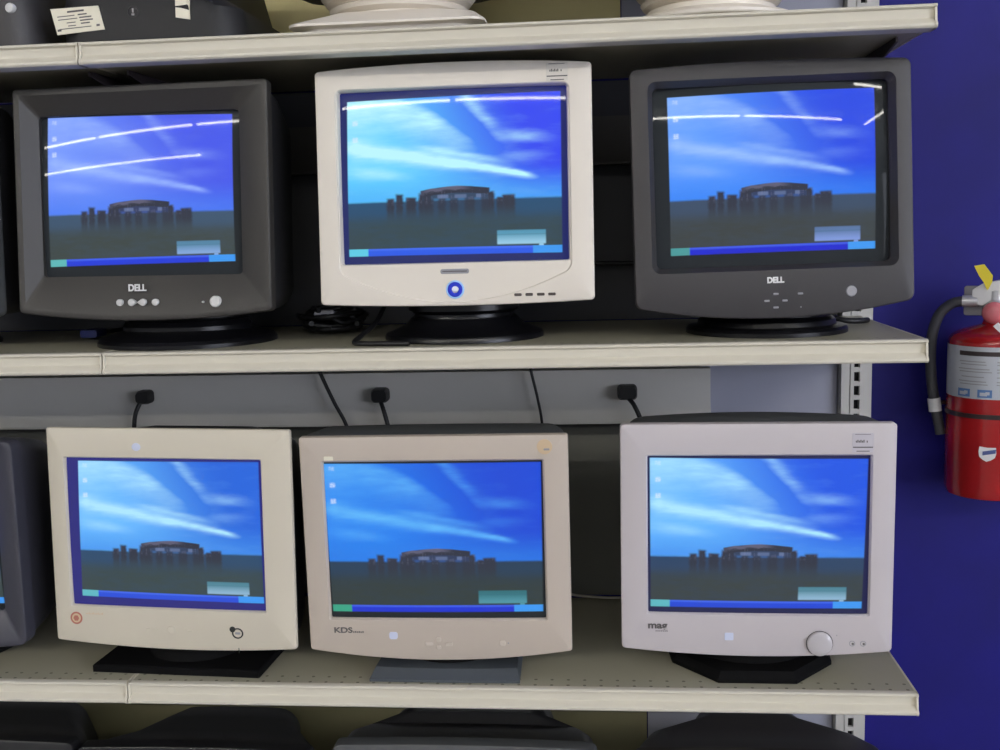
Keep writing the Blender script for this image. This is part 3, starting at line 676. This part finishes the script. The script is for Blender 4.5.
# --- two dark devices at the left end of the top shelf
r = thing('desktop_device', 'wide black plastic device with white specification label, at the left of the top shelf', 'device', (.078, .03, ZT))
mb = MB(); mb.loft([plan(-.126, .152, .004, .30, .05, z=0), plan(-.130, .156, 0, .305, .052, z=.006), plan(-.131, .1545, 0, .305, .052, z=.030), plan(-.133, .148, .001, .305, .052, z=.050), plan(-.130, .122, .006, .30, .05, z=.066), plan(-.125, .112, .012, .295, .05, z=.110), plan(-.125, .105, .022, .285, .045, z=.150), plan(-.105, .09, .04, .265, .04, z=.165)])
cs_ = mb.build('casing', M['blackmatte'], r, 30)
mb = MB(); mb.tube([(.098, -.001, .063), (.115, .012, .055), (.135, .026, .049), (.149, .05, .047)], .0012, 6); mb.build('casing_seam', M['black'], cs_, 60)
def slab(pts, y, t, mat, name, parent):       # thin slab facing -y given 4 (x, z) corners
    mb = MB(); mb.loft([[(x, y, z) for x, z in pts], [(x, y - t, z) for x, z in pts]]); return mb.build(name, mat, parent, 20)
lb = slab([(-.123, .0165), (-.049, .0215), (-.057, .0560), (-.131, .0540)], .0014, .003, M['paper'], 'specification_label', cs_)
lb['label'] = 'white printed specification label'
mb = MB()
def dash(x, z, w, h=.0014, s=.06): mb.loft([[(x, -.0015, z), (x + w, -.0015, z + w * s), (x + w, -.0015, z + w * s + h), (x, -.0015, z + h)], [(x, -.0019, z), (x + w, -.0019, z + w * s), (x + w, -.0019, z + w * s + h), (x, -.0019, z + h)]])
dash(-.105, .0475, .026, .0026)
for k, (a, w) in enumerate(((-.121, .027), (-.120, .030), (-.107, .014), (-.105, .012), (-.119, .05))): dash(a, .0415 - k * .0045, w, .0012)
for k, (a, w) in enumerate(((-.089, .014), (-.087, .019), (-.086, .020), (-.085, .014))): dash(a, .0435 - k * .0042, w, .0018)
dash(-.122, .0210, .006, .003); dash(-.061, .0265, .005, .003)
mb.build('label_print', M['ink'], lb)
mb = MB(); mb.lathe([(.009, .003), (.009, -.0006), (.0075, -.0010), (.0068, .0004), (.001, .0004)], (-.004, .0005, .045), 28, 'y'); o = mb.build('maker_badge', M['char2'], cs_); o['label'] = 'dark round badge'
mb = MB(); mb.box((-.0062, -.0010, .040), (-.0022, .001, .0425)); mb.box((-.0052, -.0010, .044), (-.0032, .001, .050)); mb.build('badge_mark', M['steel'], o)
lb2 = MB(); lb2.loft([[(.061, .0002, .034), (.083, .0002, .030), (.083, .0002, .070), (.060, .0080, .072)], [(.061, -.0010, .034), (.083, -.0010, .030), (.083, .0040, .070), (.060, .0040, .072)]]); o = lb2.build('barcode_label', M['paper'], cs_, 20); o['label'] = 'small white barcode label'
r = thing('desktop_device', 'dark grey plastic device with round white button, at the far left of the top shelf', 'device', (-.23, .02, ZT))
mb = MB(); mb.loft([plan(-.17, .147, .005, .30, .05, z=0), plan(-.172, .150, 0, .305, .05, z=.004), plan(-.172, .148, 0, .305, .05, z=.020), plan(-.172, .145, .001, .305, .048, z=.045), plan(-.172, .141, .003, .305, .045, z=.080), plan(-.165, .135, .015, .295, .04, z=.140), plan(-.15, .12, .03, .28, .04, z=.155)])
cs_ = mb.build('casing', M['char2'], r, 30)
mb = MB(); mb.lathe([(.0075, .008), (.0075, 0), (.0060, -.0025), (.001, -.0035)], (.116, .005, .058), 28, 'y'); o = mb.build('power_button', M['silver'], cs_); o['label'] = 'round white button'

# ------------------------------------------------------------------ gondola shelving
PROF = [(DEP, 0), (.004, 0), (.0005, -.0006), (-.0012, -.0022), (-.0012, -.0042), (.0005, -.0056), (.0035, -.0064), (.0040, -.0075), (.0040, -.0190),
        (.0030, -.0205), (-.0020, -.0238), (-.0050, -.0275), (-.0052, -.0305), (-.0030, -.0330), (.0010, -.0337), (.030, -.0337), (.031, -.0325), (.034, -.0290), (DEP, -.0290)]
CHAN = [(.0095, 0)] + PROF[1:-3] + [(.0295, -.0337), (.0295, -.0325), (.0090, -.0300)]
def make_shelf(label, x0, x1, z, first_left):
    t = thing('store_shelf', label, 'shelf', (x0, 0, z), 'shelves of the display rack')
    L = x1 - x0
    mb = MB(); mb.extrude_x([(DEP, -.0004), (.0095, -.0004), (.0095, -.0285), (DEP, -.0285)], .0005, L - .0005); mb.build('shelf_deck', M['deck'], t, 30)
    mb = MB(); mb.extrude_x(CHAN, 0, L); mb.build('price_channel', M['shelf'], t, 30)
    for a in (-.0002, L - .0028):
        P2 = [(y if y > .2 else y - .0012, zz) for y, zz in PROF if not (.0 < y < .0045 and -.023 < zz < -.006)]
        mb = MB(); mb.extrude_x(P2, a, a + .003); mb.build('end_cap', M['shelf'], t, 30)
    for a in (.030, L - .030):
        mb = MB(); mb.loft([[(a, DEP, -.0285), (a, .09, -.0285), (a, .09, -.036), (a, .18, -.050), (a, DEP, -.085)], [(a + .003, DEP, -.0285), (a + .003, .09, -.0285), (a + .003, .09, -.036), (a + .003, .18, -.050), (a + .003, DEP, -.085)]])
        mb.build('bracket', M['bracket'], t, 20)
    return t
for nm, z in (('top', ZT), ('middle', ZM), ('lower', ZB), ('bottom', Z0)):
    make_shelf(f'long cream metal shelf, the {nm} one of the four at the right of the seam', 0.0012, LEN, z, False)
    make_shelf(f'cream metal shelf left of the seam, the {nm} one of its stack', -.92, -.0012, z, True)
# kick plates under the bottom deck
def upright(label, x, z1=2.12):
    t = thing('shelf_upright', label, 'upright', (x, DEP, 0), 'rack uprights')
    # front face y=0, slots one inch apart
    w0, w1, s0, s1 = -.0275, .026, -.0050, .0052
    mb = MB(); mb.box((w0, 0, 0), (-.0130, .03, z1)); mb.box((-.0130, .004, 0), (-.0112, .03, z1)); mb.box((-.0112, 0, 0), (s0, .03, z1)); mb.box((s1, 0, 0), (w1, .03, z1)); mb.box((s0, .022, 0), (s1, .03, z1))
    z = .03
    while z < z1:
        mb.box((s0, .0005, z), (s1, .006, z + .0085)); z += .0254
    mb.box((-.0300, .010, 0), (-.0275, .03, z1))
    mb.build('slotted_post', M['upright'], t, 20)
    mb = MB(); mb.box((s0 + .0002, .012, .0), (s1 - .0002, .0218, z1)); mb.build('slot_shade_fill', M['slotblack'], t, 20)  # near-black fill standing in for the shade inside the hollow post
    return t
upright('slotted pale steel upright at the right end of the rack beside the blue wall', 1.2175)
# back panels
def panel(name, label, x0, x1, z0, z1, y, mat, cat='panel', group='back panels of the rack'):
    mb = MB(); mb.loft([[(x0, y, z0), (x1, y, z0), (x1, y + .006, z0), (x0, y + .006, z0)], [(x0, y, z1), (x1, y, z1), (x1, y + .006, z1), (x0, y + .006, z1)]])
    return tag(mb.build(name, mat, None, 20), label, cat, group)
PY = DEP + .016
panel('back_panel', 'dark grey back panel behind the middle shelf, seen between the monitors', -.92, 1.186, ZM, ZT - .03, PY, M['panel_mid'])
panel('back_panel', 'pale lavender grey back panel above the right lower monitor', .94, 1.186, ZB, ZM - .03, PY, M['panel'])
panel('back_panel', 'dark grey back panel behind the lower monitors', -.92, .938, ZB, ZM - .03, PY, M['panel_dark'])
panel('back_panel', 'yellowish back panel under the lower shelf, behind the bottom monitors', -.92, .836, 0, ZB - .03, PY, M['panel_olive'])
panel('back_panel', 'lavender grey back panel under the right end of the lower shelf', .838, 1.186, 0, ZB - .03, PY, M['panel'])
panel('back_panel', 'pale yellow back panel above the top shelf', -.92, .80, ZT, 2.1, PY, M['panel_yellow'])
panel('back_panel', 'pale grey back panel at the right end above the top shelf', .802, 1.186, ZT, 2.1, PY, M['panel'])
def raceway(label, x0, x1, z0, z1, mat='raceway'):
    prof = [(PY, z1), (PY - .028, z1), (PY - .029, z0 + .041), (PY - .043, z0 + .004), (PY - .043, z0), (PY, z0)]
    t = thing('power_raceway', label, 'power strip', ((x0 + x1) / 2, PY, z0), 'power raceways behind the monitors')
    mb = MB(); mb.extrude_x([(y - PY, z - z0) for y, z in prof], x0 - (x0 + x1) / 2, x1 - (x0 + x1) / 2); mb.build('channel', M[mat], t, 20)
    return t
raceway('cream steel power raceway under the middle shelf with three black plugs in it', -.92, .955, 1.062, 1.160)
raceway('cream steel power raceway below the lower shelf', -.92, .83, .535, .630)
raceway('shade-darkened steel power raceway under the top shelf, in the gap beside the white monitor', -.92, .955, 1.530, 1.615, 'race_shaded')

# plugs with their cords
def plug(label, x, z, w, h, cord):
    t = thing('power_plug', label, 'plug', (x, PY - .0292, z), 'plugs in the raceway')
    mb = MB()
    L = [at(rr(w, h, min(w, h) * .3, ne=3, nc=5), 0), at(rr(w, h, min(w, h) * .3, ne=3, nc=5), -.018), at(rr(w * .86, h * .8, min(w, h) * .28, ne=3, nc=5), -.026)]
    mb.loft(L); mb.build('plug_body', M['cable'], t, 40)
    mb = MB(); mb.tube(cord, .0042, 10); mb.build('cord', M['cable'], t, 60)
    return t
plug('black power plug above the cream monitor at the left, its cord hanging straight', -.11, 1.122, .028, .026, [(-.006, -.020, -.010), (-.013, -.028, -.03), (-.017, -.03, -.06), (-.02, -.024, -.09)])
plug('black power plug above the beige monitor in the middle', .346, 1.120, .032, .027, [(.002, -.020, -.010), (.010, -.030, -.028), (.018, -.032, -.06), (.022, -.024, -.09)])
plug('black power plug above the pale monitor at the right', .804, 1.120, .036, .027, [(.002, -.020, -.010), (.012, -.030, -.022), (.026, -.034, -.055), (.034, -.024, -.09)])
def cable(name, label, pts, r=.0035, mat='cable', cat='cable', group=None):
    mb = MB(); mb.tube(pts, r, 10); return tag(mb.build(name, M[mat], None, 60), label, cat, group)
cable('hanging_cable', 'black cable slanting down below the middle shelf, left of the middle plug', [(.225, .375, 1.195), (.240, .372, 1.158), (.262, .368, 1.11), (.284, .370, 1.062), (.300, .378, .98), (.30, .39, .88)], .0036)
cable('hanging_cable', 'thin black cable hanging below the middle shelf between two plugs', [(.622, .376, 1.195), (.631, .374, 1.156), (.641, .374, 1.11), (.648, .376, 1.06), (.652, .385, .95), (.65, .39, .85)], .0026)
cable('hanging_cable', 'black cable crossing the back between the white and the dark grey monitor', [(.62, .405, 1.362), (.70, .405, 1.357), (.785, .405, 1.354), (.86, .405, 1.355), (.93, .405, 1.362)], .0042)
cable('monitor_cable', 'black cable looping from under the white monitor beside its foot', [(.40, .20, 1.300), (.395, .14, 1.276), (.385, .09, 1.262), (.380, .052, 1.2545), (.395, .036, 1.2535), (.425, .030, 1.2535), (.47, .026, 1.2535)], .0042)
cable('monitor_cable', 'pale thin cable running behind the two right lower monitors', [(.66, .36, .755), (.70, .385, .735), (.75, .392, .728), (.80, .388, .729), (.85, .36, .74)], .0025, 'greycable')
cable('monitor_cable', 'black cable end lying beside the dark grey monitor foot at the right', [(1.10, .26, 1.27), (1.135, .24, 1.262), (1.16, .235, 1.257), (1.185, .245, 1.2555), (1.20, .27, 1.2545)], .0048)
# tangle between the first two monitors
tg = thing('cable_tangle', 'tangle of black cables on the middle shelf between charcoal and white monitors', 'cable', (.29, .27, ZM))
for k in range(9):
    a = random.uniform(0, 2 * PI); pts = []
    for i in range(7):
        a += random.uniform(.5, 1.3)
        pts.append((.062 * math.cos(a) * random.uniform(.5, 1), .075 * math.sin(a) * random.uniform(.5, 1), .008 + .0052 * k * random.uniform(.4, 1)))
    mb = MB(); mb.tube(pts, .0042, 8); mb.build('cable_loop', M['cable'], tg, 60)
mb = MB(); mb.lathe([(.006, -.02), (.007, -.012), (.007, .010), (.004, .014)], (.005, -.05, .036), 16, 'x'); mb.build('cable_plug', M['greybtn'], tg)
vg = thing('video_cable', 'black video cable with blue connector lying behind the charcoal monitor foot', 'cable', (-.125, .215, ZM))
mb = MB(); mb.loft([[(x, -.004, z + .010) for x, z in rr(.030, .013, .004, ne=3, nc=4)], [(x, .034, z + .010) for x, z in rr(.030, .013, .004, ne=3, nc=4)], [(x, .042, z + .010) for x, z in rr(.016, .010, .004, ne=3, nc=4)]]); mb.build('connector', M['vga'], vg)
mb = MB(); mb.tube([(0, .038, .010), (-.004, .07, .008), (-.012, .10, .0055), (-.006, .13, .0050), (.02, .155, .0050), (.07, .165, .0050)], .004, 10); mb.build('cord', M['cable'], vg, 60)

# ------------------------------------------------------------------ fire extinguisher on the blue wall
EX, EY = 1.440, .372; ER = .0735; EZ = .931
t = thing('fire_extinguisher', 'red fire extinguisher with yellow tag and black hose hanging on the blue wall', 'fire extinguisher', (EX, EY, EZ))
t.rotation_euler = (0, 0, math.radians(-22)); t.scale = (1, 1, .97)
HB = .281
mb = MB(); mb.lathe([(.02, .004), (ER * .80, 0), (ER * .96, .005), (ER, .016), (ER, HB), (ER * .985, HB + .007), (ER * .92, HB + .014), (ER * .75, HB + .021), (ER * .5, HB + .027), (.020, HB + .032), (.0175, HB + .040), (.0170, HB + .055)], n=72)
body = mb.build('cylinder', M['red'], t, 40)
def wrap(mb, a0, a1, z0, z1, off=.0005, n=24, r=ER):
    """patch on the cylinder; angle 0 faces -y, positive to the right"""
    L = []
    for k in range(n + 1):
        a = math.radians(a0 + (a1 - a0) * k / n); s, c = math.sin(a), -math.cos(a); R0, R1 = r + off * .2, r + off
        L.append([(R0 * s, R0 * c, z0), (R1 * s, R1 * c, z0), (R1 * s, R1 * c, z1), (R0 * s, R0 * c, z1)])
    mb.loft(L); return mb
mb = MB(); wrap(mb, -84, 84, .186, .278); lab = mb.build('instruction_label', M['extlabel'], t, 40); lab['label'] = 'silver instruction label'
mb = MB(); wrap(mb, -42, 60, .262, .270, .0009); mb.build('label_band', M['extink'], lab)
mb = MB(); rnd = random.Random(3)
for z in (.251, .246, .238, .233, .224, .216, .211):
    wrap(mb, -40 + rnd.uniform(-3, 3), -6 + rnd.uniform(-10, 8), z, z + .0017, .0008, 8)
    wrap(mb, 8, 52 + rnd.uniform(-10, 8), z, z + .0017, .0008, 8)
mb.build('label_text', M['extgrey'], lab)
for a in (-34, -6, 22, 50):
    mb = MB(); wrap(mb, a - 9, a + 9, .189, .203, .0008, 8); pg = mb.build('pictogram', M['extblue'], lab); pg['label'] = 'blue pictogram square'
    mb = MB(); wrap(mb, a - 6, a + 3, .192, .198, .0011, 6); wrap(mb, a + 1, a + 6, .194, .1995, .0012, 6); mb.build('pictogram_mark', M['extlabel'], pg)
mb = MB(); wrap(mb, -180, 180, .151, .159, .0022, 72, ER); mb.build('mounting_band', M['strap'], t, 40)
# shield badge: pale shield with a blue slash
def shield(off, pts):
    m_ = MB(); f0, f1 = [], []
    for a, z in pts:
        an = math.radians(a); f0.append(((ER + .0002) * math.sin(an), -(ER + .0002) * math.cos(an), z)); f1.append(((ER + off) * math.sin(an), -(ER + off) * math.cos(an), z))
    return m_.loft([f0, f1])
bd = shield(.0010, [(-10, .102), (0, .1005), (10, .101), (10.5, .090), (9, .083), (4, .078), (-1, .0755), (-6, .079), (-10, .084), (-11, .093)]).build('maker_badge', M['white_metal'], t, 20)
bd['label'] = 'white shield badge with a blue slash'
bd.rotation_euler = (0, 0, 0)
shield(.0015, [(-6, .0865), (9.5, .091), (10.2, .098), (4, .0965), (-6, .0935)]).build('badge_slash', M['badgeblue'], bd, 20)
# valve head
mb = MB(); mb.lathe([(.0165, .333), (.0185, .336), (.0185, .352), (.015, .356), (.015, .372), (.012, .376)], n=32); mb.box((-.020, -.012, .350), (.020, .012, .370)); v_ = mb.build('valve', M['chrome'], t, 30)
mb = MB(); mb.lathe([(.0195, 0), (.0195, -.010), (.0170, -.015), (.010, -.0185), (.001, -.019)], (0, -.012, .334), 32, 'y'); g_ = mb.build('pressure_gauge', M['pink'], v_, 40); g_['label'] = 'round reddish pressure gauge'
mb = MB(); mb.lathe([(.0012, -.0195), (.0052, -.0190)], (-.004, -.013, .336), 16, 'y'); mb.build('gauge_needle', M['white_metal'], g_) if False else None
mb = MB(); mb.loft([[(-.036, -.010, .352), (-.036, .010, .352), (-.036, .010, .374), (-.036, -.010, .374)], [(-.020, -.014, .346), (-.020, .014, .346), (-.020, .014, .385), (-.020, -.014, .385)], [(.02, -.014, .372), (.02, .014, .372), (.02, .014, .394), (.02, -.014, .394)], [(.11, -.012, .405), (.11, .012, .405), (.11, .012, .413), (.11, -.012, .413)]]); mb.build('lever', M['white_metal'], t, 25)
mb = MB(); mb.loft([[(-.01, -.012, .358), (-.01, .012, .358), (-.01, .012, .366), (-.01, -.012, .366)], [(.05, -.012, .352), (.05, .012, .352), (.05, .012, .359), (.05, -.012, .359)], [(.115, -.012, .335), (.115, .012, .335), (.115, .012, .342), (.115, -.012, .342)]]); mb.build('carry_handle', M['white_metal'], t, 25)
# hose: coupling, hose, clip
mb = MB(); mb.lathe([(.0085, -.052), (.0105, -.052), (.0105, -.028), (.008, -.026), (.008, -.012)], (0, -.004, .3535), 24, 'x'); mb.build('hose_coupling', M['chrome'], t, 30)
mb = MB(); mb.tube([(-.050, -.004, .3535), (-.068, -.004, .349), (-.088, -.004, .330), (-.099, -.004, .295), (-.1015, -.004, .255), (-.0985, -.004, .205), (-.092, -.006, .165), (-.086, -.008, .135), (-.081, -.008, .108)], [.0092] * 42 + [.0088] * 7, 16); mb.build('hose', M['hose'], t, 60)
mb = MB(); mb.tube([(-.094, -.0065, .174), (-.0905, -.0065, .150)], .0112, 16, 1); mb.build('hose_clip', M['white_metal'], t, 60)
mb = MB(); mb.tube([(-.090, -.0065, .160), (-.078, .000, .166), (-.066, .012, .158)], .004, 8); mb.build('clip_strap', M['strap'], t, 60)
# wall bracket plate behind the valve
mb = MB(); mb.loft([at(rr(.042, .054, .005, cx=-.030, cz=.353, ne=3, nc=4), .018), at(rr(.042, .054, .005, cx=-.030, cz=.353, ne=3, nc=4), .0155), at(rr(.040, .052, .004, cx=-.030, cz=.353, ne=3, nc=4), .0145)])
mb.box((-.020, .017, .345), (.020, .078, .348)); mb.box((-.020, .017, .348), (-.017, .060, .366)); mb.box((.017, .017, .348), (.020, .060, .366)); mb.build('wall_bracket', M['steel'], t, 30)
# yellow tamper tag and white inspection tag
mb = MB(); pts = [(-.034, .4175), (-.018, .420), (-.004, .400), (-.0045, .389), (-.010, .376), (-.0125, .374), (-.017, .386), (-.026, .400)]
mb.loft([[(x, -.016, z) for x, z in pts], [(x, -.0175, z) for x, z in pts]]); o = mb.build('seal_tag', M['yellow'], t, 20); o['label'] = 'yellow plastic tag'
mb = MB(); pts = [(.001, .314), (.0085, .321), (.062, .27), (.052, .262)]
mb.loft([[(x, -.060, z) for x, z in pts], [(x, -.061, z) for x, z in pts]]); o = mb.build('inspection_tag', M['white_metal'], t, 20); o['label'] = 'white inspection tag'

# ------------------------------------------------------------------ the room
def struct(name, mb, mat): o = mb.build(name, mat, None, 20); o['kind'] = 'structure'; return o
struct('wall_back', MB().box((-16, WALLY, 0), (12.12, WALLY + .1, 6)), M['bluewall'])
struct('floor', MB().box((-16, -20, -.1), (12.12, WALLY + .1, 0)), M['floor'])
CEIL = 6.0
WX = 12.0
struct('ceiling', MB().box((-16, -18, CEIL), (12.12, WALLY + .1, CEIL + .1)), M['ceil'])
wr = MB()
for y0, y1, z0, z1 in ((-20, -16.5, 0, 6), (-5, WALLY + .1, 0, 6), (-16.5, -5, 0, .5), (-16.5, -5, 5.2, 6)): wr.box((WX, y0, z0), (WX + .12, y1, z1))
struct('wall_right', wr, M['wallpale'])
win = tag(MB().box((WX + .04, -16.5, .5), (WX + .05, -5, 5.2)).build('window_1', M['daylight'], None, 20), kind='structure')
fr = MB()
for k in range(7): fr.box((WX - .01, -16.5 + k * 1.916 - .04, .5), (WX + .035, -16.5 + k * 1.916 + .04, 5.2))
fr.box((WX - .01, -16.5, .46), (WX + .035, -5, .54)); fr.box((WX - .01, -16.5, 5.16), (WX + .035, -5, 5.24))
fr.build('window_frame', M['upright'], win, 20)
proto = None
spots = [(X, -10.9, 0) for X in (-14.0, -10.2, -6.4, -2.6, 1.2, 5.0)] + [(X, -14.1, 0) for X in (-14.7, -11.0, -7.3)] + [(7.7, -8.0, 0), (8.0, -10.4, PI / 2)]
for X, ry, rz in spots:
    if proto is None:
        proto = thing('ceiling_light', 'long white fluorescent strip light under the ceiling facing the rack', 'ceiling light', (X, ry, CEIL), 'strip lights on the ceiling')
        mb = MB(); mb.loft([[(-1.85, -.08, -.0005), (-1.85, .08, -.0005), (-1.85, .05, -.07), (-1.85, -.05, -.07)], [(1.85, -.08, -.0005), (1.85, .08, -.0005), (1.85, .05, -.07), (1.85, -.05, -.07)]]); mb.build('housing', M['housing'], proto, 20)
        mb = MB(); mb.lathe([(.026, -1.82), (.026, 1.82)], (0, 0, -.105), 14, 'x'); mb.build('tube', M['tube'], proto, 40)
        mb = MB(); mb.box((-1.845, -.02, -.14), (-1.82, .02, -.07)); mb.box((1.82, -.02, -.14), (1.845, .02, -.07)); mb.build('lamp_holder', M['housing'], proto, 20)
    else:
        c = proto.copy(); COL.objects.link(c); c.location = (X, ry, CEIL); c.rotation_euler = (0, 0, rz); c.scale = (.45 if rz else 1, 1, 1)
        for ch in proto.children:
            d = ch.copy(); COL.objects.link(d); d.parent = c

# ------------------------------------------------------------------ world, camera, view
w = bpy.data.worlds.new('store_ambient'); SC.world = w; w.use_nodes = True
w.node_tree.nodes['Background'].inputs['Color'].default_value = (.80, .86, 1, 1)
w.node_tree.nodes['Background'].inputs['Strength'].default_value = .40

cam = bpy.data.cameras.new('camera'); co = bpy.data.objects.new('camera', cam); COL.objects.link(co)
yaw, pitch, roll = .0962428566, -.13481168, .0270622826
Rm = (Matrix.Rotation(yaw, 3, 'Z') @ Matrix.Rotation(pitch, 3, 'X') @ Matrix.Rotation(roll, 3, 'Y'))
right, fwd, up = Rm.col[0], Rm.col[1], Rm.col[2]
mw = Matrix((right, up, -fwd)).transposed().to_4x4(); mw.translation = Vector((.758773, -1.554532, 1.419067))
co.matrix_world = mw
cam.sensor_width = 36; cam.lens = 1067.574 / 1000 * 36; cam.clip_start = .02
SC.camera = co
SC.view_settings.view_transform = 'Standard'; SC.view_settings.look = 'None'
SC.view_settings.gamma = 1; SC.view_settings.use_curve_mapping = False; SC.view_settings.exposure = 0
SC.cycles.use_denoising = True
SC.cycles.max_bounces = 6
